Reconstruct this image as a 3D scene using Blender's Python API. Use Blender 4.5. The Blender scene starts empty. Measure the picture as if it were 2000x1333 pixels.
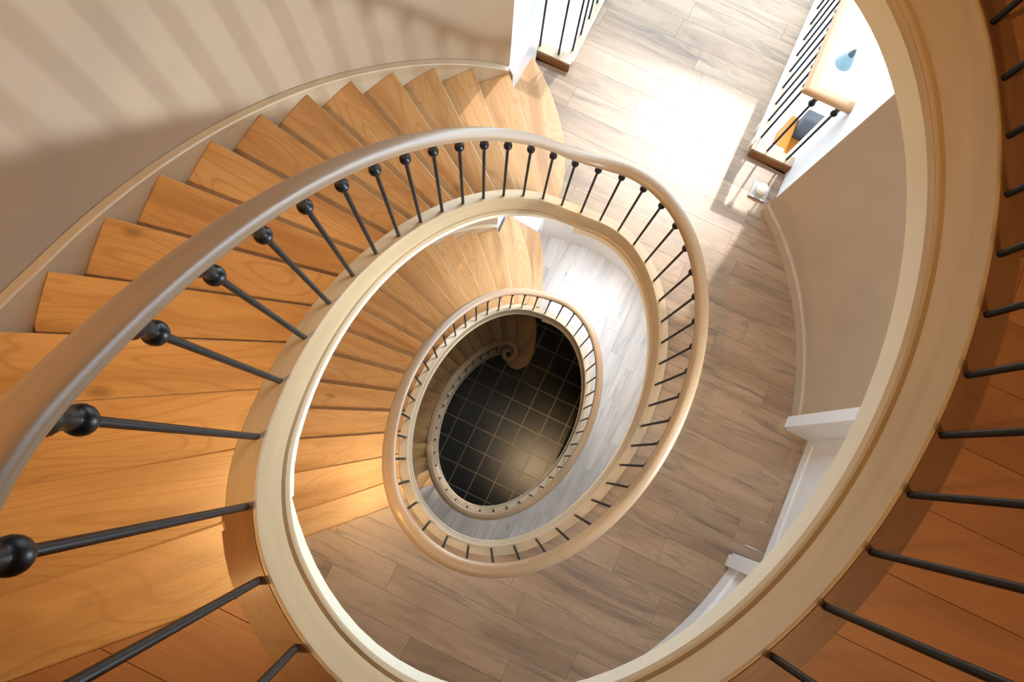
import bpy, math, random
from math import sin, cos, pi, atan2, hypot, sqrt, radians
from mathutils import Matrix, Vector
random.seed(7)
SC = bpy.context.scene
COL = SC.collection

# ------------------------------------------------------------------ camera, sky, sun, large lights, exposure
cam = bpy.data.cameras.new('camera'); cam.sensor_width = 36; cam.lens = 22.838; cam.clip_start = .02
cam_o = bpy.data.objects.new('camera', cam); COL.objects.link(cam_o)
R_ = Vector((0.9018028, 0.4293542, 0.0490575)); U_ = Vector((-0.4309038, 0.8847866, 0.1774108)); B_ = Vector((0.0327666, -0.1811287, 0.9829134))
cam_o.matrix_world = Matrix(((R_.x, U_.x, B_.x, -0.084), (R_.y, U_.y, B_.y, -0.670), (R_.z, U_.z, B_.z, 1.381), (0, 0, 0, 1)))
SC.camera = cam_o
SC.view_settings.view_transform = 'Standard'; SC.view_settings.look = 'None'
SC.view_settings.gamma = 1; SC.view_settings.use_curve_mapping = False
SC.view_settings.exposure = -0.08
SC.cycles.use_denoising = True
SC.cycles.max_bounces = 8; SC.cycles.diffuse_bounces = 5; SC.cycles.glossy_bounces = 4
SC.cycles.sample_clamp_indirect = 6.0

world = bpy.data.worlds.new('sky'); SC.world = world; world.use_nodes = True
wn = world.node_tree.nodes['Background']; wn.inputs[0].default_value = (0.64, 0.83, 1.0, 1); wn.inputs[1].default_value = 5.4

def lamp(name, kind, loc, energy, color=(1, 1, 1), direction=None, **kw):
    L = bpy.data.lights.new(name, kind); L.energy = energy; L.color = color
    for k, v in kw.items(): setattr(L, k, v)
    o = bpy.data.objects.new(name, L); COL.objects.link(o); o.location = loc
    if direction: o.rotation_euler = Vector(direction).to_track_quat('-Z', 'Y').to_euler()
    return o
lamp('sun', 'SUN', (2, 8, 9), 2.1, (1.0, 0.90, 0.77), (-0.075, -0.47, -0.735), angle=radians(1.2))
# daylight at the living windows and door pane, plus an added lower-landing fill
lamp('daylight_living_window', 'AREA', (0, 7.9, -1.7), 650, (0.86, 0.93, 1.0), (0, -1, -0.12), shape='RECTANGLE', size=7.0, size_y=6.0)
lamp('lower_landing_fill', 'AREA', (0.34, 2.13, -4.55), 130, (0.84, 0.92, 1.0), (0, -1, -0.55), shape='RECTANGLE', size=0.9, size_y=1.6)  # area fill added to brighten the lower landing; no window known there
lamp('daylight_door_pane', 'AREA', (1.872, -0.05, -1.70), 54, (0.78, 0.91, 1.0), (-1.0, 0.0, 0.20), shape='RECTANGLE', size=0.24, size_y=0.34, spread=radians(110))

# ------------------------------------------------------------------ plan: two concentric ellipses (Y = long axis), levels
IA, IB = 1.2118, 0.8108          # line of the balusters round the well
OA, OB = 2.157, 1.756            # outer ends of the treads
WA, WB = 2.200, 1.800            # face of the stair wall
Z3, Z2, Z1 = 0.0, -3.0, -6.227   # tops of the well kerbs; the floors lie 30 mm lower
F3, F2, F1, F0 = -0.03, -3.03, -6.257, -9.15
CEIL = 2.75
NT = 3600
_T = [2 * pi * k / NT for k in range(NT + 1)]
_S = [0.0]
for k in range(NT):
    _S.append(_S[-1] + hypot(IB * (cos(_T[k + 1]) - cos(_T[k])), IA * (sin(_T[k + 1]) - sin(_T[k]))))
PER = _S[-1]
def phi_of_s(s):
    turn = math.floor(s / PER); q = s - turn * PER
    lo, hi = 0, NT
    while hi - lo > 1:
        m = (lo + hi) // 2
        if _S[m] <= q: lo = m
        else: hi = m
    t = (q - _S[lo]) / (_S[hi] - _S[lo])
    return 2 * pi * turn + _T[lo] + t * (_T[hi] - _T[lo])
ANCH = [(-30, 4.256 + 30 * .1513), (-2, 4.555), (0, 4.256), (16, 1.795), (42, -2.109), (59, -4.685), (85, -8.598), (99, -10.712), (110, -12.37)]
def lerp_tab(tab, x):
    for (x0, y0), (x1, y1) in zip(tab, tab[1:]):
        if x <= x1: return y0 + (y1 - y0) * (x - x0) / (x1 - x0)
    return tab[-1][1]
def phi(i): return phi_of_s(lerp_tab(ANCH, i))
def epoint(a, b, p, n=0.0):
    x, y = b * cos(p), a * sin(p)
    nx, ny = cos(p) / b, sin(p) / a; l = hypot(nx, ny)
    return x + n * nx / l, y + n * ny / l
def smooth(tab, x, w):
    return sum(lerp_tab(tab, x + w * (k - 4) / 4.0) for k in range(9)) / 9.0
ZF = [(-40, 0), (0, 0), (16, Z2), (42, Z2), (59, Z1), (85, Z1), (102, F0 + .03), (130, F0 + .03)]
ZB = [(-40, .72), (-.15, .72), (15.4, Z2 + .715), (41.9, Z2 + .715), (58.5, Z1 + .71), (84.9, Z1 + .71), (100.6, F0 + .84), (130, F0 + .84)]
def zf(i): return smooth(ZF, i, 1.0)
def zb(i): return smooth(ZB, i, 1.1)

# ------------------------------------------------------------------ helpers
def mk(name, verts, faces, mat, parent=None, uv=None, smooth_=False, kind=None, loc=None, rotz=None):
    me = bpy.data.meshes.new(name); me.from_pydata(verts, [], faces)
    if uv:
        ul = me.uv_layers.new(name='grain')
        for l in me.loops: ul.data[l.index].uv = uv[l.vertex_index]
    me.validate()
    import bmesh
    bm = bmesh.new(); bm.from_mesh(me); bmesh.ops.recalc_face_normals(bm, faces=bm.faces); bm.to_mesh(me); bm.free()
    if smooth_:
        for p in me.polygons: p.use_smooth = True
    if mat: me.materials.append(mat)
    return link(name, me, parent, kind, loc, rotz)
def link(name, me, parent=None, kind=None, loc=None, rotz=None):
    o = bpy.data.objects.new(name, me); COL.objects.link(o)
    if parent: o.parent = parent
    if kind: o['kind'] = kind
    if loc: o.location = loc
    if rotz: o.rotation_euler = (0, 0, rotz)
    return o
def empty(name, label, cat, loc=(0, 0, 0), group=None, kind=None):
    o = bpy.data.objects.new(name, None); COL.objects.link(o); o.location = loc; o.empty_display_size = .1
    tag(o, label, cat, group)
    if kind: o['kind'] = kind
    return o
def tag(o, label, cat=None, group=None):
    o['label'] = label
    if cat: o['category'] = cat
    if group: o['group'] = group
    return o
def copy_tree(o, parent=None):
    c = o.copy(); COL.objects.link(c); c.parent = parent
    for ch in list(o.children): copy_tree(ch, c)
    return c
def sharp(o, deg=35):
    me = o.data
    for p in me.polygons: p.use_smooth = True
    me.set_sharp_from_angle(angle=radians(deg))
    return o
def prism(pts, z0, z1, base_v=None, base_f=None):
    v = base_v if base_v is not None else []; f = base_f if base_f is not None else []
    n = len(pts); k = len(v)
    v += [(x, y, z1) for x, y in pts] + [(x, y, z0) for x, y in pts]
    f.append(tuple(range(k, k + n))); f.append(tuple(range(k + 2 * n - 1, k + n - 1, -1)))
    for a in range(n):
        b = (a + 1) % n; f.append((k + a, k + n + a, k + n + b, k + b))
    return v, f
def box(x0, x1, y0, y1, z0, z1, v=None, f=None):
    return prism([(x0, y0), (x1, y0), (x1, y1), (x0, y1)], z0, z1, v, f)
def boxobj(name, x0, x1, y0, y1, z0, z1, mat, parent=None, kind=None, along='x'):
    v, f = box(x0, x1, y0, y1, z0, z1)
    if along == 'x': uv = [(x, y + z) for x, y, z in v]
    elif along == 'y': uv = [(y, x + z) for x, y, z in v]
    else: uv = [(z, x + y) for x, y, z in v]
    return mk(name, v, f, mat, parent, uv, kind=kind)
def sweep(name, frames, section, mat, parent=None, closed=True, caps=True, ang=30, kind=None, flip=False):
    """frames: list of (origin, normal_xy, u); section: list of (n, z) offsets."""
    v, uv, f = [], [], []; m = len(section)
    per = [0.0]
    for k in range(1, m): per.append(per[-1] + hypot(section[k][0] - section[k - 1][0], section[k][1] - section[k - 1][1]))
    for (o, nn, u) in frames:
        for k, (a, z) in enumerate(section):
            v.append((o[0] + nn[0] * a, o[1] + nn[1] * a, o[2] + z)); uv.append((u, per[k]))
    for r in range(len(frames) - 1):
        for k in range(m if closed else m - 1):
            k2 = (k + 1) % m
            f.append((r * m + k, r * m + k2, (r + 1) * m + k2, (r + 1) * m + k))
    if caps and closed:
        f.append(tuple(range(m))); f.append(tuple(range(len(frames) * m - 1, (len(frames) - 1) * m - 1, -1)))
    o = mk(name, v, f, mat, parent, uv, kind=kind)
    return sharp(o, ang)
def tube(name, path, r, mat, parent=None, seg=10):
    v, f, uv = [], [], []; u = 0
    for k, p in enumerate(path):
        p = Vector(p)
        d = (Vector(path[min(k + 1, len(path) - 1)]) - Vector(path[max(k - 1, 0)])).normalized()
        s = d.orthogonal().normalized() if abs(d.z) > .9 else d.cross(Vector((0, 0, 1))).normalized()
        t = s.cross(d).normalized()
        if k: u += (p - Vector(path[k - 1])).length
        for q in range(seg):
            c = p + s * (r * cos(2 * pi * q / seg)) + t * (r * sin(2 * pi * q / seg)); v.append(tuple(c)); uv.append((u, q / seg * .1))
    for k in range(len(path) - 1):
        for q in range(seg):
            q2 = (q + 1) % seg; f.append((k * seg + q, k * seg + q2, (k + 1) * seg + q2, (k + 1) * seg + q))
    f.append(tuple(range(seg))); f.append(tuple(range(len(v) - 1, len(v) - seg - 1, -1)))
    return sharp(mk(name, v, f, mat, parent, uv), 50)
def lathe_mesh(name, prof, mat, seg=20, ang=40, flute=None):
    v, f = [], []
    for (r, z) in prof:
        for q in range(seg):
            a = 2 * pi * q / seg; v.append((r * cos(a), r * sin(a), z))
    for k in range(len(prof) - 1):
        for q in range(seg):
            q2 = (q + 1) % seg; f.append((k * seg + q, k * seg + q2, (k + 1) * seg + q2, (k + 1) * seg + q))
    f.append(tuple(range(seg))); f.append(tuple(range(len(v) - 1, len(v) - seg - 1, -1)))
    o = sharp(mk(name, v, f, mat), ang); me = o.data; bpy.data.objects.remove(o); return me

# ------------------------------------------------------------------ materials
def lin(r, g, b):
    t = lambda c: ((c / 255) / 12.92 if c / 255 <= .04045 else (((c / 255) + .055) / 1.055) ** 2.4)
    return (t(r), t(g), t(b), 1)
def newmat(name, color, rough=.5, metal=0.0, spec=.5):
    m = bpy.data.materials.new(name); m.use_nodes = True
    b = m.node_tree.nodes['Principled BSDF']
    b.inputs['Base Color'].default_value = color; b.inputs['Roughness'].default_value = rough; b.inputs['Metallic'].default_value = metal
    b.inputs['Specular IOR Level'].default_value = spec
    return m
def ramp(nt, fac, stops):
    r = nt.nodes.new('ShaderNodeValToRGB'); e = r.color_ramp.elements
    e[0].position, e[0].color = stops[0]; e[1].position, e[1].color = stops[-1]
    for p, c in stops[1:-1]:
        q = e.new(p); q.color = c
    nt.links.new(fac, r.inputs[0]); return r.outputs[0]
def mixc(nt, fac, a, b, mode='MIX'):
    m = nt.nodes.new('ShaderNodeMix'); m.data_type = 'RGBA'; m.blend_type = mode
    if isinstance(fac, (int, float)): m.inputs[0].default_value = fac
    else: nt.links.new(fac, m.inputs[0])
    for s, x in ((6, a), (7, b)):
        if isinstance(x, tuple): m.inputs[s].default_value = x
        else: nt.links.new(x, m.inputs[s])
    return m.outputs[2]
def math_(nt, op, a, b=0.0):
    m = nt.nodes.new('ShaderNodeMath'); m.operation = op
    for k, x in ((0, a), (1, b)):
        if isinstance(x, (int, float)): m.inputs[k].default_value = x
        else: nt.links.new(x, m.inputs[k])
    return m.outputs[0]
def wood(name, light, mid, dark, rough=.38, grain=1.0, figure=.5, streak=None, knots=0.0, vary=.12, coat=0.0, spec=.5):
    m = newmat(name, mid, rough, spec=spec); nt = m.node_tree; L = nt.links; b = nt.nodes['Principled BSDF']
    uvn = nt.nodes.new('ShaderNodeUVMap'); uvn.uv_map = 'grain'
    info = nt.nodes.new('ShaderNodeObjectInfo')
    off = nt.nodes.new('ShaderNodeCombineXYZ')
    L.new(math_(nt, 'MULTIPLY', info.outputs['Random'], 37.0), off.inputs[0]); L.new(math_(nt, 'MULTIPLY', info.outputs['Random'], 91.0), off.inputs[1])
    add = nt.nodes.new('ShaderNodeVectorMath'); add.operation = 'ADD'; L.new(uvn.outputs[0], add.inputs[0]); L.new(off.outputs[0], add.inputs[1])
    def noise(sx, sy, detail=4, dist=0.0, rough_=.55):
        mp = nt.nodes.new('ShaderNodeMapping'); mp.inputs['Scale'].default_value = (sx, sy, 1); L.new(add.outputs[0], mp.inputs[0])
        n = nt.nodes.new('ShaderNodeTexNoise'); n.inputs['Scale'].default_value = 1; n.inputs['Detail'].default_value = detail
        n.inputs['Distortion'].default_value = dist; n.inputs['Roughness'].default_value = rough_
        L.new(mp.outputs[0], n.inputs[0]); return n.outputs[0]
    big = noise(.9, 7, 3, .6)
    fine = noise(6, 240, 3, .2, .7)
    # cathedral figure: contour lines of a stretched height field
    h = noise(1.1, 5.5, 1, .35, .4)
    rings = math_(nt, 'FRACT', math_(nt, 'MULTIPLY', h, 13.0))
    rings = math_(nt, 'ABSOLUTE', math_(nt, 'SUBTRACT', rings, .5))
    base = ramp(nt, big, [(.30, dark), (.5, mid), (.72, light)])
    c = mixc(nt, math_(nt, 'MULTIPLY', ramp(nt, rings, [(.0, (1, 1, 1, 1)), (.16, (0, 0, 0, 1)), (1, (0, 0, 0, 1))]), figure), base, dark)
    c = mixc(nt, math_(nt, 'MULTIPLY', ramp(nt, fine, [(.42, (1, 1, 1, 1)), (.62, (0, 0, 0, 1))]), .35 * grain), c, dark, 'MIX')
    if streak:
        st = noise(1.1, 9, 5, 1.4, .62)
        c = mixc(nt, math_(nt, 'MULTIPLY', ramp(nt, st, [(.52, (0, 0, 0, 1)), (.70, (1, 1, 1, 1))]), streak[1]), c, streak[0])
    if knots:
        mp = nt.nodes.new('ShaderNodeMapping'); mp.inputs['Scale'].default_value = (1.6, 3.4, 1); L.new(add.outputs[0], mp.inputs[0])
        vo = nt.nodes.new('ShaderNodeTexVoronoi'); vo.inputs['Scale'].default_value = 1; L.new(mp.outputs[0], vo.inputs[0])
        c = mixc(nt, math_(nt, 'MULTIPLY', ramp(nt, vo.outputs['Distance'], [(.02, (1, 1, 1, 1)), (.085, (0, 0, 0, 1))]), knots), c, tuple(x * .35 for x in dark[:3]) + (1,))
    # board to board tone
    hs = nt.nodes.new('ShaderNodeHueSaturation'); L.new(c, hs.inputs['Color'])
    L.new(math_(nt, 'ADD', math_(nt, 'MULTIPLY', info.outputs['Random'], 2 * vary), 1 - vary), hs.inputs['Value'])
    L.new(hs.outputs[0], b.inputs['Base Color'])
    L.new(math_(nt, 'ADD', math_(nt, 'MULTIPLY', fine, .18), rough - .09), b.inputs['Roughness'])
    bp = nt.nodes.new('ShaderNodeBump'); bp.inputs['Strength'].default_value = .08; bp.inputs['Distance'].default_value = .004
    L.new(fine, bp.inputs['Height']); L.new(bp.outputs[0], b.inputs['Normal'])
    if coat: b.inputs['Coat Weight'].default_value = coat; b.inputs['Coat Roughness'].default_value = .25
    return m
def plaster(name, color, rough=.85, var=.06):
    m = newmat(name, color, rough, spec=.3); nt = m.node_tree; b = nt.nodes['Principled BSDF']
    tc = nt.nodes.new('ShaderNodeTexCoord'); n = nt.nodes.new('ShaderNodeTexNoise'); n.inputs['Scale'].default_value = 2.2; n.inputs['Detail'].default_value = 4
    nt.links.new(tc.outputs['Object'], n.inputs[0])
    lo = tuple(c * (1 - var) for c in color[:3]) + (1,); hi = tuple(min(1, c * (1 + var)) for c in color[:3]) + (1,)
    nt.links.new(ramp(nt, n.outputs[0], [(.3, lo), (.7, hi)]), b.inputs['Base Color'])
    n2 = nt.nodes.new('ShaderNodeTexNoise'); n2.inputs['Scale'].default_value = 180; nt.links.new(tc.outputs['Object'], n2.inputs[0])
    bp = nt.nodes.new('ShaderNodeBump'); bp.inputs['Strength'].default_value = .06; bp.inputs['Distance'].default_value = .002
    nt.links.new(n2.outputs[0], bp.inputs['Height']); nt.links.new(bp.outputs[0], b.inputs['Normal'])
    return m
M = {}
M['tread'] = wood('oiled_oak_tread', (.61, .395, .20, 1), (.54, .33, .152, 1), (.38, .20, .08, 1), .31, figure=.55, knots=.55, vary=.07, grain=.8)
M['floor3'] = wood('red_oak_board', (.46, .215, .09, 1), (.40, .175, .068, 1), (.29, .115, .042, 1), .42, figure=.2, vary=.10, grain=.8)
M['cap'] = wood('brown_oak_cap', (.27, .13, .052, 1), (.225, .102, .038, 1), (.165, .07, .025, 1), .4, figure=.2, vary=.03, grain=.6)
M['string'] = wood('pale_oak_string', (.56, .45, .315, 1), (.50, .395, .27, 1), (.42, .32, .21, 1), .40, figure=.12, vary=.04, grain=.5)
M['rail'] = wood('oak_handrail', (.37, .255, .155, 1), (.325, .215, .125, 1), (.25, .155, .085, 1), .34, figure=.12, vary=.02, grain=.5)
M['plate'] = wood('dark_oak_plate', (.30, .145, .06, 1), (.25, .115, .045, 1), (.18, .08, .03, 1), .4, figure=.2, vary=.04, grain=.6)
M['floor2'] = wood('greige_plank', (.42, .30, .205, 1), (.355, .245, .162, 1), (.255, .17, .11, 1), .29, figure=.3, vary=.06, grain=.8, streak=((.135, .10, .08, 1), .85), knots=.35)
M['floor1'] = wood('grey_washed_plank', (.50, .46, .43, 1), (.44, .40, .37, 1), (.35, .315, .29, 1), .36, figure=.2, vary=.07, grain=.6, streak=((.22, .22, .225, 1), .6), knots=.5)
M['iron'] = newmat('black_iron', (.012, .013, .015, 1), .38, .55)
M['beige'] = plaster('beige_wall_paint', (.44, .335, .235, 1))
M['white'] = plaster('white_wall_paint', (.80, .81, .82, 1), .7, .03)
M['cream'] = plaster('cream_soffit_paint', (.78, .72, .58, 1), .8, .03)
M['lacquer'] = newmat('white_lacquer', (.80, .82, .85, 1), .3)
M['base'] = newmat('beige_baseboard_paint', (.46, .37, .275, 1), .45)
M['dark'] = newmat('dark_subfloor', (.035, .025, .018, 1), .9)
M['joint1'] = newmat('grey_joint', (.27, .25, .235, 1), .9)
M['joint2'] = newmat('greige_joint', (.20, .14, .095, 1), .9)
M['joint'] = newmat('brown_joint', (.13, .09, .06, 1), .9)
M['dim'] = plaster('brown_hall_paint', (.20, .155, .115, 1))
M['steel'] = newmat('brushed_steel', (.55, .56, .58, 1), .3, .9)
def tilemat():
    m = newmat('slate_tile', (.03, .027, .024, 1), .38); nt = m.node_tree; b = nt.nodes['Principled BSDF']
    tc = nt.nodes.new('ShaderNodeTexCoord'); info = nt.nodes.new('ShaderNodeObjectInfo')
    n = nt.nodes.new('ShaderNodeTexNoise'); n.noise_dimensions = '4D'; n.inputs['Scale'].default_value = 9; n.inputs['Detail'].default_value = 6
    nt.links.new(tc.outputs['Object'], n.inputs['Vector']); nt.links.new(math_(nt, 'MULTIPLY', info.outputs['Random'], 60.0), n.inputs['W'])
    nt.links.new(ramp(nt, n.outputs[0], [(.3, (.014, .0135, .013, 1)), (.55, (.025, .0225, .019, 1)), (.8, (.045, .038, .030, 1))]), b.inputs['Base Color'])
    bp = nt.nodes.new('ShaderNodeBump'); bp.inputs['Strength'].default_value = .25; bp.inputs['Distance'].default_value = .004
    nt.links.new(n.outputs[0], bp.inputs['Height']); nt.links.new(bp.outputs[0], b.inputs['Normal']); return m
M['tile'] = tilemat()
M['grout'] = plaster('grey_grout', (.30, .26, .205, 1), .9)

# ------------------------------------------------------------------ tread noses in plan
NOSE_OUT = {-1: (-1.030, -1.755), 0: (-1.15, -1.633), 1: (-1.33, -1.41), 2: (-1.457, -1.19), 3: (-1.55, -.955), 4: (-1.650, -.735), 5: (-1.716, -.472), 6: (-1.750, -.205),
            7: (-1.756, .066), 8: (-1.733, .335), 9: (-1.685, .604), 10: (-1.612, .860), 11: (-1.508, 1.108), 12: (-1.373, 1.345), 13: (-1.215, 1.558), 14: (-1.035, 1.745),
            15: (-1.02, 2.085), 16: (-.60, 2.05)}
def e_in_s(j):     # inner end of nose j (upper flight numbering) on the outer edge of the string
    p = phi(j) if j > -1.5 else phi(j)
    return epoint(IA, IB, p, .040)
def nose(j, n=9):
    a = Vector(e_in_s(j - .10)); b = Vector(NOSE_OUT[j])
    if j == 15: c = Vector((-.40, 1.62))
    elif j == 16: c = Vector((-.31, 1.62))
    elif j == 14: c = (a + b) / 2 + Vector((.035, .03))
    else: c = (a + b) / 2
    return [tuple((1 - t) ** 2 * a + 2 * t * (1 - t) * c + t * t * b) for t in [k / (n - 1) for k in range(n)]]
def arc_out(p0, p1, n=4, A=OA, B=OB):
    f0, f1 = atan2(p0[1] / A, p0[0] / B), atan2(p1[1] / A, p1[0] / B)
    if f1 < f0 - pi: f1 += 2 * pi
    if f0 < f1 - pi: f0 += 2 * pi
    return [(B * cos(f0 + (f1 - f0) * k / n), A * sin(f0 + (f1 - f0) * k / n)) for k in range(1, n)]
def grain_uv(verts, a, b):
    d = (Vector(b) - Vector(a)).normalized(); e = Vector((-d.y, d.x))
    return [(x * d.x + y * d.y, x * e.x + y * e.y + z) for x, y, z in verts]

M['string3'] = wood('warm_lit_oak_string', (.58, .425, .245, 1), (.52, .37, .205, 1), (.43, .295, .155, 1), .42, figure=.12, vary=.04, grain=.5)  # same oak as the string, with warm bounced light put into the colour
STRING = [(.045, -.25), (.045, -.004), (.041, 0), (-.018, 0), (-.022, -.004), (-.022, -.178), (-.016, -.182), (-.016, -.186), (-.028, -.191), (-.032, -.199), (-.028, -.207),
          (-.016, -.212), (-.016, -.216), (-.022, -.220), (-.022, -.25)]
def string_frames(i0, i1, step=.25):
    n = int(round((i1 - i0) / step)); out = []
    for k in range(n + 1):
        i = i0 + (i1 - i0) * k / n; p = phi(i)
        x, y = epoint(IA, IB, p); x2, y2 = epoint(IA, IB, p, 1.0)
        out.append(((x, y, zf(i)), (x2 - x, y2 - y), -lerp_tab(ANCH, i)))
    return out

def staircase(name, label, i_top, ztop, zbot, n, group):
    """n risers; nose j=0 is the upper landing's edge; tread tops ztop - j*r."""
    r = (ztop - zbot) / n
    st = empty(name, label, 'staircase', (0, 0, zbot), group)
    def part(nm, v, f, mat, uv=None, sh=None):
        v = [(x, y, z - zbot) for x, y, z in v]
        o = mk(nm, v, f, mat, st, uv)
        if sh: sharp(o, sh)
        return o
    for j in range(0, n):
        zt = ztop - j * r
        a, b = nose(j), nose(j - 1)
        if j - 1 == -1: b = [tuple(Vector(e_in_s(-1.1)) * (1 - t) + Vector(NOSE_OUT[-1]) * t) for t in [k / 8 for k in range(9)]]
        inn = [epoint(IA, IB, phi(j - 1 - .1 + (k / 3.0)), .040) for k in (1, 2)]
        if a[-1][1] > 2.0 or b[-1][1] > 2.0: outer = [(-1.02, b[-1][1])] if b[-1][1] < 2 else []
        else: outer = arc_out(a[-1], b[-1])
        poly = a + outer + b[::-1] + inn
        v, f = prism(poly, zt - .042, zt)
        o = part('tread', v, f, M['tread'], grain_uv(v, a[0], a[-1])); bv = o.modifiers.new('round', 'BEVEL'); bv.width = .005; bv.segments = 2; bv.limit_method = 'ANGLE'; bv.angle_limit = radians(60)
        # riser set back under the nose
        rr = [tuple(Vector(p) * .9 + Vector(q) * .1) for p, q in zip(a, b)]
        rr2 = [tuple(Vector(p) * .83 + Vector(q) * .17) for p, q in zip(a, b)]
        v, f = prism(rr + rr2[::-1], zt - r + .001, zt - .043)
        part('riser', v, f, M['tread'], grain_uv(v, a[0], a[-1]))
    # inner string (continuous moulded board) and the plaster soffit
    fr = string_frames(i_top - (0 if i_top else 0), i_top + n)
    fr = [((o[0], o[1], o[2] - zbot), nn, u) for o, nn, u in fr]
    sweep('inner_string', fr, STRING, M['string3' if i_top == 0 else 'string'], st)
    # outer string against the wall
    fr = []; rng = [k * .25 for k in range(-4, 4 * 14 + 1)]
    for q in rng:
        j0 = math.floor(q); t = q - j0; A_ = Vector(NOSE_OUT[max(-1, j0)]); B_2 = Vector(NOSE_OUT[min(14, j0 + 1)]); P = A_ * (1 - t) + B_2 * t
        p = atan2(P.y / OA, P.x / OB); x, y = OB * cos(p), OA * sin(p); x2, y2 = epoint(OA, OB, p, 1.0)
        zz = smooth([(-9, ztop), (0, ztop), (n, zbot), (99, zbot)], q, .8) + .03
        fr.append(((x, y, zz - zbot), (x2 - x, y2 - y), q * .27))
    sweep('outer_string', fr, [(0, -.30), (0, -.006), (.006, 0), (.040, 0), (.040, -.30)], M['string'], st)
    v, f = [], []
    for k, q in enumerate([k * .5 for k in range(0, 2 * 15 + 1)]):
        j0 = math.floor(q); t = q - j0; P = Vector(NOSE_OUT[min(14, j0)]) * (1 - t) + Vector(NOSE_OUT[min(14, j0 + 1)]) * t
        zz = smooth([(-9, ztop), (0, ztop), (n, zbot), (99, zbot)], q, .8) - .25
        xi, yi = epoint(IA, IB, phi(q), -.012); zi = zf(i_top + q) - .25
        for x, y, z in ((xi, yi, zi), (P.x * 1.015, P.y * 1.015, zz)):
            v += [(x, y, z - zbot), (x, y, max(z - .07, zbot + .02) - zbot)]
        if k:
            a0 = 4 * (k - 1); b0 = 4 * k
            f += [(a0, a0 + 2, b0 + 2, b0), (a0 + 1, b0 + 1, b0 + 3, a0 + 3), (a0, b0, b0 + 1, a0 + 1), (a0 + 2, a0 + 3, b0 + 3, b0 + 2)]
    mk('soffit', v, f, M['cream'], st)
    return st
G_ST = 'curved flights stacked round the oval well'
st3 = staircase('staircase', 'curved orange oak flight climbing to the top floor, along the wall with striped light', 0, F3, F2, 16, G_ST)
st2 = staircase('staircase', 'curved oak flight between the grey-white plank landing and the greige plank landing', 42, F2, F1, 17, G_ST)
st1 = staircase('staircase', 'dim curved flight rising from the black tiled hall', 85, F1, F0, 17, G_ST)
# rounded curtail step at the foot of the lowest flight
CUR = [(-.60, 1.62), (-.546, 1.70), (-.267, 1.778), (-.180, 1.66), (-.120, 1.52), (-.079, 1.396), (-.045, 1.27), (-.028, 1.168), (-.026, 1.07), (-.045, .985), (-.085, .915), (-.15, .86), (-.237, .837),
       (-.31, .852), (-.37, .90), (-.405, .965), (-.42, 1.03), (-.44, 1.10)]
v, f = prism(CUR, .128, .172)
mk('tread', [(x, y, z) for x, y, z in v], f, M['tread'], st1, [(y, x + z) for x, y, z in v])
v, f = prism([(x * .97 - .008, 1.3 + (y - 1.3) * .97) for x, y in CUR], 0, .127)
mk('riser', v, f, M['tread'], st1, [(y, x + z) for x, y, z in v])

# ------------------------------------------------------------------ railing round the well
rail = empty('stair_railing', 'oak handrail on black iron balusters winding down round the oval well', 'railing', (0, 0, F0))
PROF = []
for k in range(20):
    a = 2 * pi * k / 20; c_, s_ = cos(a), sin(a)
    x = .039 * math.copysign(abs(c_) ** .8, c_); z = .033 * math.copysign(abs(s_) ** .8, s_)
    if z < 0: x *= 1 - .25 * (-z / .033) ** 2
    PROF.append((x, z))
fr = []
I_END = 98.9
n = int((I_END + 24) / .25)
for k in range(n + 1):
    i = -24 + (I_END + 24) * k / n; p = phi(i); x, y = epoint(IA, IB, p); x2, y2 = epoint(IA, IB, p, 1.0)
    fr.append(((x, y, zb(i) + .104 - F0), (x2 - x, y2 - y), i * .1513))
# volute: spiral turning into the well
(lx, ly, lz), nn, u = fr[-1]
cx, cy = lx - nn[0] * .135, ly - nn[1] * .135; a0 = atan2(nn[1], nn[0]); R0 = .135
zend = F0 + .84 + .104 - F0
for k in range(1, 50):
    t = k / 49; ang = a0 - t * 2 * pi * 1.30; rr_ = R0 * (1 - t) + .040 * t
    if t < .5: rr_ = R0 * (1 - .75 * t)
    rr_ = R0 - (R0 - .034) * min(1, t * 1.15)
    fr.append(((cx + rr_ * cos(ang), cy + rr_ * sin(ang), lz + (zend - lz) * min(1, t * 2.2)), (cos(ang), sin(ang)), u + t))
sweep('handrail', fr, PROF, M['rail'], rail, ang=60)
hp = newmat('black_newel_iron', (.01, .01, .011, 1), .5)
tube('newel', [(cx, cy, .17), (cx, cy, zend + .02)], .018, M['iron'], rail)
tube('newel_cap', [(cx, cy, zend + .0), (cx, cy, zend + .034)], .030, M['iron'], rail, 16)

rod_me = lathe_mesh('rod', [(.0080, -.76), (.0080, .0)], M['iron'], 12, 60)
knob_me = lathe_mesh('knob', [(.0085, -.0245), (.013, -.0215), (.018, -.0155), (.0212, -.008), (.0222, 0), (.0212, .008), (.018, .0150), (.0150, .0190), (.0150, .0215)], M['iron'], 18, 75)
coll_me = lathe_mesh('collar', [(.0150, .0205), (.0155, .030), (.0170, .046), (.0205, .060), (.0255, .070), (.0265, .078), (.0265, .092)], M['iron'], 18, 50)
def baluster(parent, x, y, z):
    o = link('baluster', rod_me, parent, loc=(x, y, z))
    link('knob', knob_me, o); link('collar', coll_me, o)
    return o
for i in range(-20, 99):
    if -9 < i < -2: continue
    x, y = epoint(IA, IB, phi(i)); baluster(rail, x, y, zb(i) - F0)

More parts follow.
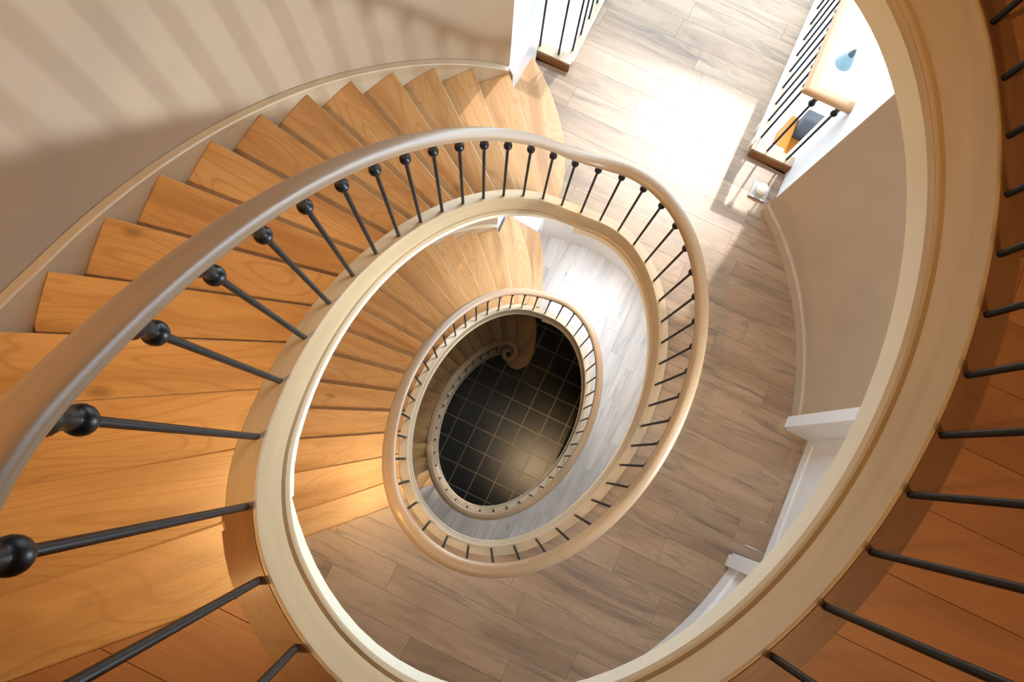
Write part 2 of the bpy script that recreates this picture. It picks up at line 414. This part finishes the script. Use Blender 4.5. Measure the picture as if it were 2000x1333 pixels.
# ------------------------------------------------------------------ floors
def plank_field(parent, mat, inside, z, w, phase, length, extent, along='x', th=.018, gap=.0007, seed=3):
    rnd = random.Random(seed); (u0, u1), (v0, v1) = extent
    P = (lambda u, v: inside(u, v)) if along == 'x' else (lambda u, v: inside(v, u))
    W3 = (lambda u, v, z_: (u, v, z_)) if along == 'x' else (lambda u, v, z_: (v, u, z_))
    def intervals(v, a, b):
        step = .012; out = []; u = a; ins = P(a, v); start = a if ins else None
        while u < b - 1e-9:
            u2 = min(b, u + step); i2 = P(u2, v)
            if i2 != ins:
                lo, hi = u, u2
                for _ in range(7):
                    m_ = (lo + hi) / 2
                    if P(m_, v) == ins: lo = m_
                    else: hi = m_
                if ins: out.append((start, lo))
                else: start = hi
                ins = i2
            u = u2
        if ins: out.append((start, b))
        return out
    k = math.floor((v0 - phase) / w); cnt = 0
    while phase + k * w < v1:
        va, vb = phase + k * w + gap, phase + (k + 1) * w - gap
        u = u0 - rnd.random() * length
        while u < u1:
            ln = length * (1 if rnd.random() < .7 else .62)
            a, b = max(u0, u + gap), min(u1, u + ln - gap); u += ln
            if b - a < .03: continue
            N = 4; rows = [va + (vb - va) * q / N for q in range(N + 1)]
            iv = [intervals(r_, a, b) for r_ in rows]
            if not all(len(q) == 1 and abs(q[0][0] - a) < .004 and abs(q[0][1] - b) < .004 for q in iv):
                N = 12; rows = [va + (vb - va) * q / N for q in range(N + 1)]; iv = [intervals(r_, a, b) for r_ in rows]
            V, F = [], []
            if all(len(q) == 1 and abs(q[0][0] - a) < .004 and abs(q[0][1] - b) < .004 for q in iv):
                rows2 = [(rows[0], rows[-1], (a, b), (a, b))]
            else:
                rows2 = []
                for q in range(N):
                    def share(lst, o, me):            # the stretch of me that faces o when several intervals face me
                        k_ = lst.index(o)
                        lo = (lst[k_ - 1][1] + o[0]) / 2 if k_ and lst[k_ - 1][1] > me[0] else me[0]
                        hi = (lst[k_ + 1][0] + o[1]) / 2 if k_ + 1 < len(lst) and lst[k_ + 1][0] < me[1] else me[1]
                        return (max(lo, me[0]), min(hi, me[1]))
                    for s0 in iv[q]:
                        for s1 in iv[q + 1]:
                            if min(s0[1], s1[1]) - max(s0[0], s1[0]) > .004: rows2.append((rows[q], rows[q + 1], share(iv[q + 1], s1, s0), share(iv[q], s0, s1)))
            if not rows2: continue
            for (ra, rb, s0, s1) in rows2:
                c = len(V)
                pts = [(s0[0], ra), (s0[1], ra), (s1[1], rb), (s1[0], rb)]
                V += [W3(p, q, z) for p, q in pts] + [W3(p, q, z - th) for p, q in pts]
                F += [(c, c + 1, c + 2, c + 3), (c + 7, c + 6, c + 5, c + 4)] + [(c + m_, c + 4 + m_, c + 4 + (m_ + 1) % 4, c + (m_ + 1) % 4) for m_ in range(4)]
            uv = [((p[0], p[1]) if along == 'x' else (p[1], p[0])) for p in V]
            mk('plank', V, F, mat, parent, uv); cnt += 1
        k += 1
    return cnt
def inE(x, y, A, B): return (x / B) ** 2 + (y / A) ** 2 < 1
def line_x(y, p, q): return p[0] + (q[0] - p[0]) * (y - p[1]) / (q[1] - p[1])
def at_poly_right(x, y, poly):     # x to the right of a polyline given by rising y
    for p, q in zip(poly, poly[1:]):
        if p[1] <= y <= q[1]: return x > line_x(y, p, q)
    return x > (poly[0][0] if y < poly[0][1] else poly[-1][0])
N15 = [(p[0] - .05, p[1]) for p in nose(15)]; N16 = [(p[0] - .05, p[1]) for p in nose(16)]
def landing(x, y, top):
    if not inE(x, y, WA, WB) and not (abs(x) < 1.05 and 1.5 < y < 2.24): return False
    if inE(x, y, IA + .012, IB + .012): return False
    if y < -.6 and x < .1:            # end plank of the flight arriving below
        p, q = e_in_s(-1.1), NOSE_OUT[-1]
        return x > line_x(y, q, p)
    if x < 0:
        return y > 1.15 and at_poly_right(x, y, top)
    return True
def floor2_in(x, y):
    if y > 2.16 and abs(x) < .735 and y < 5.2: return True
    if 1.70 < x < 1.90 and -.50 < y < .405: return True
    return y < 2.17 and landing(x, y, N15)
def floor1_in(x, y): return landing(x, y, N16) and inE(x, y, WA, WB) or (-1.05 < x < -.62 and 1.75 < y < 2.6 and at_poly_right(x, y, N16))
def floor3_in(x, y):
    return inE(x, y, WA, WB) and landing(x, y, [(p[0] + .25, p[1]) for p in nose(15)])
def slab_frames(i0, i1, z):
    return None
def slab(name, i0, i1, ztop, th, mat, parent):
    v, f = [], []; N = 60
    for k in range(N + 1):
        i = i0 + (i1 - i0) * k / N; p = phi(i); xi, yi = epoint(IA, IB, p, -.012)
        xo, yo = WB * cos(p), WA * sin(p)
        for x, y in ((xi, yi), (xo, yo)): v += [(x, y, ztop), (x, y, ztop - th)]
        if k:
            a = 4 * (k - 1); b = 4 * k
            f += [(a, a + 2, b + 2, b), (a + 1, b + 1, b + 3, a + 3), (a, b, b + 1, a + 1), (a + 2, a + 3, b + 3, b + 2)]
    f += [(0, 1, 3, 2), (4 * N, 4 * N + 2, 4 * N + 3, 4 * N + 1)]
    return mk(name, v, f, mat, parent)
def make_floor(name, label, z, i0, i1, mat, inside, w, phase, length, ext, along, seed, kerb='string', cap=None, joint='joint'):
    fl = empty(name, label, 'floor', kind='structure')
    slab('slab', i0, i1, z - .0185, .305, M['cream'], fl)
    slab('underlay', i0 + .01, i1 - .01, z - .0175, .0009, M[joint], fl)
    sweep('well_kerb', string_frames(i0, i1), STRING, M[kerb], fl)
    if cap: sweep('kerb_cap', string_frames(i0, i1), [(.049, -.03), (.049, .004), (-.014, .004), (-.014, .0005), (.0455, .0005), (.0455, -.03)], M[cap], fl)
    plank_field(fl, mat, inside, z, w, phase, length, ext, along, seed=seed)
    return fl
fl3 = make_floor('floor_top', 'red oak boards of the top landing', F3, -25, 0, M['floor3'], floor3_in, .1625, .137, 2.2, ((-1.8, 1.8), (-2.2, 1.5)), 'x', 5, 'string3', 'cap')
fl2 = make_floor('floor_second', 'greige oak planks of the landing leading onto the bridge', F2, 16, 42, M['floor2'], floor2_in, .18, 2.64, 1.28, ((-1.8, 1.95), (-2.2, 5.2)), 'x', 11, joint='joint2')
fl1 = make_floor('floor_first', 'grey-white washed planks of the lower landing', F1, 59, 85, M['floor1'], floor1_in, .18, .06, 1.28, ((-2.2, 2.6), (-1.8, 1.8)), 'y', 4, joint='joint1')
# ground floor tiles
fl0 = empty('floor_ground', 'black slate tiles of the entrance hall', 'floor', kind='structure')
boxobj('grout_bed', -2.2, 2.2, -2.6, 2.6, F0 - .06, F0 - .004, M['grout'], fl0)
TS = .3275; g = .0085
tv, tf = box(-TS / 2 + g, TS / 2 - g, -TS / 2 + g, TS / 2 - g, -.012, 0)
tile0 = mk('tile', tv, tf, M['tile'], fl0); tile_me = tile0.data; first = True
for gx in range(-4, 5):
    for gy in range(-6, 6):
        x, y = -.357 + (gx + .5) * TS, .406 + (gy + .5) * TS
        if first: tile0.location = (x, y, F0); first = False
        else: link('tile', tile_me, fl0, loc=(x, y, F0))

# ------------------------------------------------------------------ walls
def curved_wall(name, p0, p1, z0, z1, mat, label, th=.12, A=WA, B=WB, N=None, parent=None):
    N = N or max(4, int(abs(p1 - p0) / radians(3))); fr = []
    for k in range(N + 1):
        p = p0 + (p1 - p0) * k / N; x, y = B * cos(p), A * sin(p); x2, y2 = epoint(A, B, p, 1.0)
        fr.append(((x, y, 0), (x2 - x, y2 - y), p * 2))
    o = sweep(name, fr, [(0, z0), (0, z1), (th, z1), (th, z0)], mat, parent, kind=None if parent else 'structure')
    if not parent: tag(o, label, 'wall')
    return o
PL = atan2(1.78 / WA, -1.05 / WB); PR = atan2(1.83 / WA, 1.0 / WB)          # corners of the opening to the bridge
PD0 = math.asin(.417 / WA); PD1 = -math.asin(.51 / WA)                       # door jambs
HEAD2 = F3 - .42
curved_wall('wall_left', PL, 2 * pi + radians(-62), F0, CEIL, M['beige'], 'beige curved stair wall carrying soft light stripes above the upper flight')
curved_wall('wall_right', PD0, PR, F2, F3 - .32, M['beige'], 'beige curved wall between the bridge opening and the white door')
curved_wall('wall_white', radians(-62), PD1, F2, F3 - .32, M['lacquer'], 'white panelled curved wall beside the white door')
curved_wall('wall_header', PD1, PD0, F2 + 2.12, F3 - .32, M['beige'], 'beige wall strip over the white door')
curved_wall('wall_top', radians(-62), PL, F3 - .32, CEIL, M['beige'], 'beige curved wall round the top landing')
curved_wall('wall_middle', radians(-62), atan2(2.13 / WA, .9 / WB) , F1, F2 - .32, M['white'], 'white curved wall of the lower landing')
pL1 = atan2(2.09 / WA, -.60 / WB); pW0 = atan2(1, .8 / WB * 1.0)
curved_wall('wall_middle_front', pL1, pL1 - radians(7), F1, F2 - .32, M['white'], 'white wall end beside the lower opening')
curved_wall('wall_middle_low', pL1 - radians(7), atan2(2.13 / WA, .9 / WB), F1, F1 + .85, M['white'], 'white low wall under the opening added for fill light on the lower landing')  # kept low to leave an opening for the added landing fill
curved_wall('wall_hall', radians(-62), radians(20), F0, F1 - .326, M['dim'], 'dark curved wall of the entrance hall beyond the added beam', N=30)
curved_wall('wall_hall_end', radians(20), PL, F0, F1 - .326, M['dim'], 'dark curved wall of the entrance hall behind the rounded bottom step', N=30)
# return walls and the far room
def wallbox(name, label, *b, mat=None, **k):
    o = boxobj(name, *b, mat or M['white'], kind='structure'); tag(o, label, 'wall'); return o
wallbox('wall_return_right', 'white end wall between the curved beige wall and the bridge', 1.055, 1.18, 1.84, 2.46, F1, HEAD2)
wallbox('wall_return_left', 'white end wall between the upper flight and the bridge', -1.18, -1.055, 1.79, 2.46, F1, HEAD2)
wallbox('wall_front_right', 'white living room wall beyond the bridge railing, sun side', 1.18, 4.6, 2.0, 2.12, F1, CEIL + .4)
wallbox('wall_front_left', 'white living room wall beyond the bridge railing, stair side', -4.6, -1.18, 2.0, 2.12, F1, CEIL + .4)
wallbox('wall_front_over', 'white wall over the bridge opening', -1.18, 1.18, 2.20, 2.46, HEAD2, CEIL + .4)
wallbox('wall_front_under', 'white wall under the bridge', -.60, 1.055, 2.30, 2.58, F1, F2 - .34)
wallbox('wall_far_right', 'white side wall of the living room', 4.6, 4.72, 2.0, 8.2, F1, CEIL + .4)
wallbox('wall_far_left', 'white side wall of the living room by the stair', -4.72, -4.6, 2.0, 8.2, F1, CEIL + .4)
flo = boxobj('floor_living', -4.6, 4.6, 2.12, 8.2, F1 - .3, F1 - .002, M['white'], kind='structure'); tag(flo, 'white living room floor under the bridge', 'floor')
# window wall: piers, sill and mullions round real openings
wallbox('wall_back_sill', 'white sill wall under the living room windows', -4.6, 4.6, 8.08, 8.2, F1, F1 + .4)
wallbox('wall_back_head', 'white wall over the living room windows', -4.6, 4.6, 8.08, 8.2, CEIL - .6, CEIL + .4)
for k, x in enumerate((-3.6, -1.2, 1.2, 3.6)):
    wallbox('window_1' if k == 0 else 'window_%d' % (k + 1), 'white mullion of the tall living room windows', x - .06, x + .06, 8.06, 8.2, F1 + .4, CEIL - .6, mat=M['lacquer'])
cl = boxobj('ceiling', -1.92, 1.92, -2.32, 2.3, CEIL, CEIL + .15, M['white'], kind='structure'); tag(cl, 'white ceiling over the stairwell', 'ceiling')
# living room roof with a long skylight between Y 2.75 and 6.6 where the sun enters
c2 = boxobj('ceiling_living_front', -4.72, 4.72, 2.0, 2.75, CEIL + .4, CEIL + .55, M['white'], kind='structure'); tag(c2, 'white living room ceiling in front of the skylight', 'ceiling')
c3 = boxobj('ceiling_living_back', -4.72, 4.72, 6.62, 8.2, CEIL + .4, CEIL + .55, M['white'], kind='structure'); tag(c3, 'white living room ceiling behind the skylight', 'ceiling')

wallbox('wall_light_block', 'unseen white backing added behind the recessed door against sky light', 1.965, 2.05, -.75, .65, F2 - .3, F3 - .32)  # backing added to block sky light leaking round the door
# baseboards
def baseboard(name, p0, p1, z, mat, label, h=.11, t=.018):
    N = max(4, int(abs(p1 - p0) / radians(2))); fr = []
    for k in range(N + 1):
        p = p0 + (p1 - p0) * k / N; x, y = WB * cos(p), WA * sin(p); x2, y2 = epoint(WA, WB, p, 1.0); fr.append(((x, y, z), (x2 - x, y2 - y), p * 2))
    o = sweep(name, fr, [(-t, 0), (-t, h - .012), (-t + .008, h), (.0, h), (.0, 0)], mat, kind='structure'); tag(o, label, 'baseboard'); return o
baseboard('baseboard_right', PD0 + .012, PR, F2, M['base'], 'beige baseboard under the curved wall beside the door')
baseboard('baseboard_white', radians(-60), PD1 - .012, F2, M['lacquer'], 'white baseboard of the panelled curved wall', h=.14)
baseboard('baseboard_middle', radians(-60), atan2(2.13 / WA, .9 / WB), F1, M['lacquer'], 'white baseboard of the lower landing')

# door in the second landing
dr = empty('door_1', 'white recessed door on the greige landing', 'door', (1.9, 0, F2), kind='structure')
def dbox(nm, x0, x1, y0, y1, z0, z1, mat, par=None): return boxobj(nm, x0 - 1.9, x1 - 1.9, y0, y1, z0, z1, mat, par or dr, along='z')
dbox('jamb', 1.735, 1.96, .405, .455, 0, 2.12, M['lacquer']); dbox('jamb', 1.70, 1.96, -.56, -.505, 0, 2.12, M['lacquer'])
dbox('casing', 1.715, 1.75, .42, .50, 0, 2.16, M['lacquer']); dbox('casing', 1.68, 1.712, -.60, -.52, 0, 2.16, M['lacquer'])
leaf = dbox('door_leaf', 1.90, 1.94, -.504, .404, .002, 2.119, M['lacquer'])
dbox('panel', 1.892, 1.902, -.38, .28, .18, .95, M['lacquer'], leaf); pg = newmat('frosted_pane', (.86, .92, .96, 1), .35); dbox('pane', 1.894, 1.902, -.20, .10, 1.08, 1.92, pg, leaf)
for y0, y1, z0, z1 in ((-.24, -.20, 1.04, 1.96), (.10, .14, 1.04, 1.96), (-.20, .10, 1.04, 1.08), (-.20, .10, 1.92, 1.96)): dbox('glazing_bead', 1.886, 1.902, y0, y1, z0, z1, M['lacquer'], leaf)
dbox('kick_plate', 1.893, 1.902, -.46, .36, .03, .10, M['white'], leaf)
tube('lever_handle', [(-.015, -.40, 1.02), (-.055, -.40, 1.02), (-.055, -.28, 1.02)], .009, M['steel'], leaf)
tube('hinge', [(-.008, -.485, .10), (-.008, -.485, .19)], .012, M['steel'], leaf); tube('hinge', [(-.008, -.485, 1.7), (-.008, -.485, 1.79)], .012, M['steel'], leaf)

# ------------------------------------------------------------------ bridge with its two railings
br = empty('trim_bridge', 'white bridge deck leading off the greige landing', 'bridge', (0, 2.2, F2), kind='structure')
boxobj('deck', -.80, .80, .0, 3.1, -.33, -.0185, M['white'], br)
boxobj('edge', .735, .805, .0, 3.1, -.0180, .012, M['lacquer'], br, along='y'); boxobj('edge', -.805, -.735, .0, 3.1, -.0180, .012, M['lacquer'], br, along='y')
boxobj('deck_shoulder', -1.055, -.80, -.55, .06, -.33, -.0185, M['white'], br); boxobj('deck_shoulder', .80, 1.055, -.50, .06, -.33, -.0185, M['white'], br)
boxobj('landing_base', -1.05, 1.05, -.75, .0, -.0185 - .30, -.0185, M['joint2'], br)
def bridge_rail(sx, label):
    t = empty('bridge_railing', label, 'railing', (.77 * sx, 2.225, F2), 'railings of the bridge')
    yy = 2.95
    # base plate with a darker front, along the short arm to the wall and along the bridge
    v, f = [], []
    x1 = .285 * sx
    boxobj('base_plate', min(-.035 * sx, x1), max(-.035 * sx, x1), -.045, .035, -.010, .075, M['plate'], t)
    boxobj('base_cap', min(-.04 * sx, x1), max(-.04 * sx, x1), -.038, .04, .075, .083, M['string'], t)
    boxobj('base_plate', -.03, .03, .035, yy, .012, .055, M['lacquer'], t, along='y')
    boxobj('base_cap', -.014, .03, .035, yy, .055, .060, M['string'], t, along='y')
    h = .83
    path = [(x1, 0), (0, 0), (0, yy)]
    nrm = [(0, -1), (-.7071 * sx * 1.414, -.7071 * 1.414), (-sx, 0)]
    fr = [((px, py, h), nn_, k * .5) for k, ((px, py), nn_) in enumerate(zip(path, nrm))]
    sweep('handrail', fr, [(x, z) for x, z in PROF], M['rail2'], t, ang=40)
    zc = h - .104
    for q in range(2): baluster(t, (.075 + .153 * q) * sx, 0, zc)
    for q in range(20): baluster(t, 0, .095 + .1497 * q, zc)
    return t
M['rail2'] = wood('light_oak_rail', (.56, .34, .19, 1), (.50, .295, .155, 1), (.42, .235, .115, 1), .4, figure=.1, vary=.02, grain=.4)
bridge_rail(1, 'bridge railing ending beside the beige curved wall, short arm over the ball candle')
bridge_rail(-1, 'bridge railing ending beside the foot of the upper flight')
# white sloping plinth closing the outer string against the end wall
v, f = prism([(-1.055, 1.77), (-1.0, 1.73), (-.985, 2.13), (-1.055, 2.18)], F2, F2 + .40)
o = mk('trim_1', v, f, M['lacquer'], kind='structure'); tag(o, 'white plinth at the foot of the wall string', 'trim')

# ------------------------------------------------------------------ small things
cd = empty('candle_dish', 'white ball candle on a square glass dish beside the beige wall end', 'candle', (.925, 1.945, F2))
boxobj('dish', -.065, .065, -.065, .065, 0, .012, newmat('smoked_glass', (.42, .41, .38, 1), .08), cd)
boxobj('rim', -.065, .065, -.067, -.061, .0, .022, M['steel'], cd)
sph = [(.043 * sin(pi * k / 12) + .0004, .012 + .043 - .043 * cos(pi * k / 12)) for k in range(13)]
link('ball', lathe_mesh('ball', sph, newmat('white_wax', (.92, .92, .90, 1), .5), 24, 80), cd)
tube('wick', [(0, 0, .096), (.001, 0, .107)], .0012, M['iron'], cd, 6)

arm = empty('armchair', 'orange and red patchwork armchair with white cushion on the living room floor', 'armchair', (1.93, 4.28, F1))
def soft(nm, x0, x1, y0, y1, z0, z1, mat, r=.03):
    o = boxobj(nm, x0, x1, y0, y1, z0, z1, mat, arm)
    b = o.modifiers.new('round', 'BEVEL'); b.width = r; b.segments = 3; return o
O1 = newmat('orange_wool', (.36, .115, .006, 1), .9); O2 = newmat('red_wool', (.17, .030, .008, 1), .9); O3 = newmat('grey_knit', (.06, .06, .065, 1), .95)
soft('seat', -.30, .10, -.32, .18, .18, .44, O1); soft('seat_side', .10, .32, -.32, .18, .18, .44, O2)
soft('backrest', -.30, .32, .18, .34, .18, .82, O3)
soft('armrest', -.40, -.30, -.32, .34, .15, .60, O1); soft('armrest', .32, .42, -.32, .34, .15, .60, O3)
soft('cushion', -.12, .20, -.02, .22, .42, .60, newmat('white_cotton', (.85, .87, .86, 1), .9), .06)
for x in (-.33, .35):
    for y in (-.27, .29): tube('leg', [(x, y, 0), (x, y, .18)], .018, M['iron'], arm, 8)

fl_ = empty('floor_lamp', 'slim floor lamp with grey-blue cone shade in the living room', 'lamp', (1.66, 4.92, F1))
link('base', lathe_mesh('base', [(.14, 0), (.14, .015), (.02, .025)], M['steel'], 24), fl_)
tube('pole', [(0, 0, .02), (0, 0, 1.32)], .008, M['steel'], fl_, 8)
link('shade', lathe_mesh('shade', [(.095, 1.30), (.097, 1.305), (.05, 1.46), (.04, 1.46)], newmat('blue_grey_shade', (.13, .19, .21, 1), .7), 28), fl_)
link('finial', lathe_mesh('finial', [(.032, 1.46), (.032, 1.49), (.022, 1.52), (.012, 1.55)], newmat('dark_finial', (.02, .03, .035, 1), .5), 16), fl_)

# ceiling downlight over the upper flight
dl = empty('ceiling_downlight_and_fill', 'round white downlight recessed in the stairwell ceiling', 'downlight', (-1.10, -1.48, CEIL - .02))
link('ring', lathe_mesh('ring', [(.050, .0), (.075, .0), (.080, .019), (.050, .019)], M['lacquer'], 24), dl)
em = newmat('warm_lens', (1, .9, .75, 1), .4); em.node_tree.nodes['Principled BSDF'].inputs['Emission Color'].default_value = (1, .78, .5, 1); em.node_tree.nodes['Principled BSDF'].inputs['Emission Strength'].default_value = 8
link('lens', lathe_mesh('lens', [(.049, .006), (.049, .016)], em, 20), dl)
lamp('downlight_beam', 'SPOT', (-1.10, -1.48, CEIL - .03), 440, (1.0, .59, .22), (.02, .62, -1), spot_size=radians(78), spot_blend=.9, shadow_soft_size=.035)
# hall downlight, with an unseen beam added to cut its pool of light
tb = boxobj('trim_light_baffle', .975, 1.06, -1.3, 1.3, F1 - 1.0, F1 - .324, M['dim'], kind='structure', along='y'); tag(tb, 'unseen dark beam added under the lower landing to cut the lamp light', 'beam')
hl = empty('hall_downlight', 'small downlight beside the added beam in the tiled hall', 'downlight', (.925, -.38, F1 - .3385))
link('ring', lathe_mesh('ring', [(.022, .0), (.034, .0), (.036, .014), (.022, .014)], M['lacquer'], 20), hl)
link('lens', lathe_mesh('lens', [(.021, .005), (.021, .012)], em, 16), hl)
lamp('hall_beam', 'SPOT', (.955, -.38, F1 - .36), 190, (1.0, .70, .38), (-.10, .05, -1), spot_size=radians(50), spot_blend=1.0, shadow_soft_size=.006)

# unseen fills added to brighten the second landing; the last lights the middle flight
SPOTS = [(.35, -1.70, F3 - .345, 19, 'as added fill over the middle of the greige landing'), (1.20, -.95, F3 - .345, 19, 'as added fill over the white panelled wall'), (1.32, .35, F3 - .345, 40, 'as added fill in front of the white door'),
         (-.55, -1.75, F3 - .345, 19, 'as added fill beside the head of the middle flight'), (-1.02, -1.38, -.52, 270, 'under the upper flight, above the middle flight')]
dme = [lathe_mesh('ring', [(.045, .0), (.062, .0), (.066, .014), (.045, .014)], M['lacquer'], 20), lathe_mesh('lens', [(.044, .005), (.044, .012)], em, 20)]
for k, (x, y, z, e, where) in enumerate(SPOTS):
    d_ = empty('soffit_fill_and_downlight', 'small round downlight set in the cream soffit ' + where, 'downlight', (x, y, z + .0065), 'soffit downlights')
    link('ring', dme[0], d_); link('lens', dme[1], d_)
    lamp('soffit_fill_and_beam', 'SPOT', (x, y, z), e, (1.0, .87, .70) if e < 100 else (1.0, .57, .19), (0, 0, -1) if e < 100 else (.02, .62, -1), spot_size=radians(150 if e < 100 else 96), spot_blend=.9, shadow_soft_size=.12 if e < 100 else .05)

# unseen warm fill added to brighten the top landing boards
d2_ = empty('ceiling_downlight_and_fill', 'added round fill light in the ceiling over the top landing boards', 'downlight', (1.42, -.85, CEIL - .02))
link('ring', dme[0], d2_); link('lens', dme[1], d2_)
lamp('top_landing_fill', 'SPOT', (1.42, -.85, CEIL - .03), 130, (1.0, .66, .34), (-.1, .1, -1), spot_size=radians(90), spot_blend=.9, shadow_soft_size=.12)
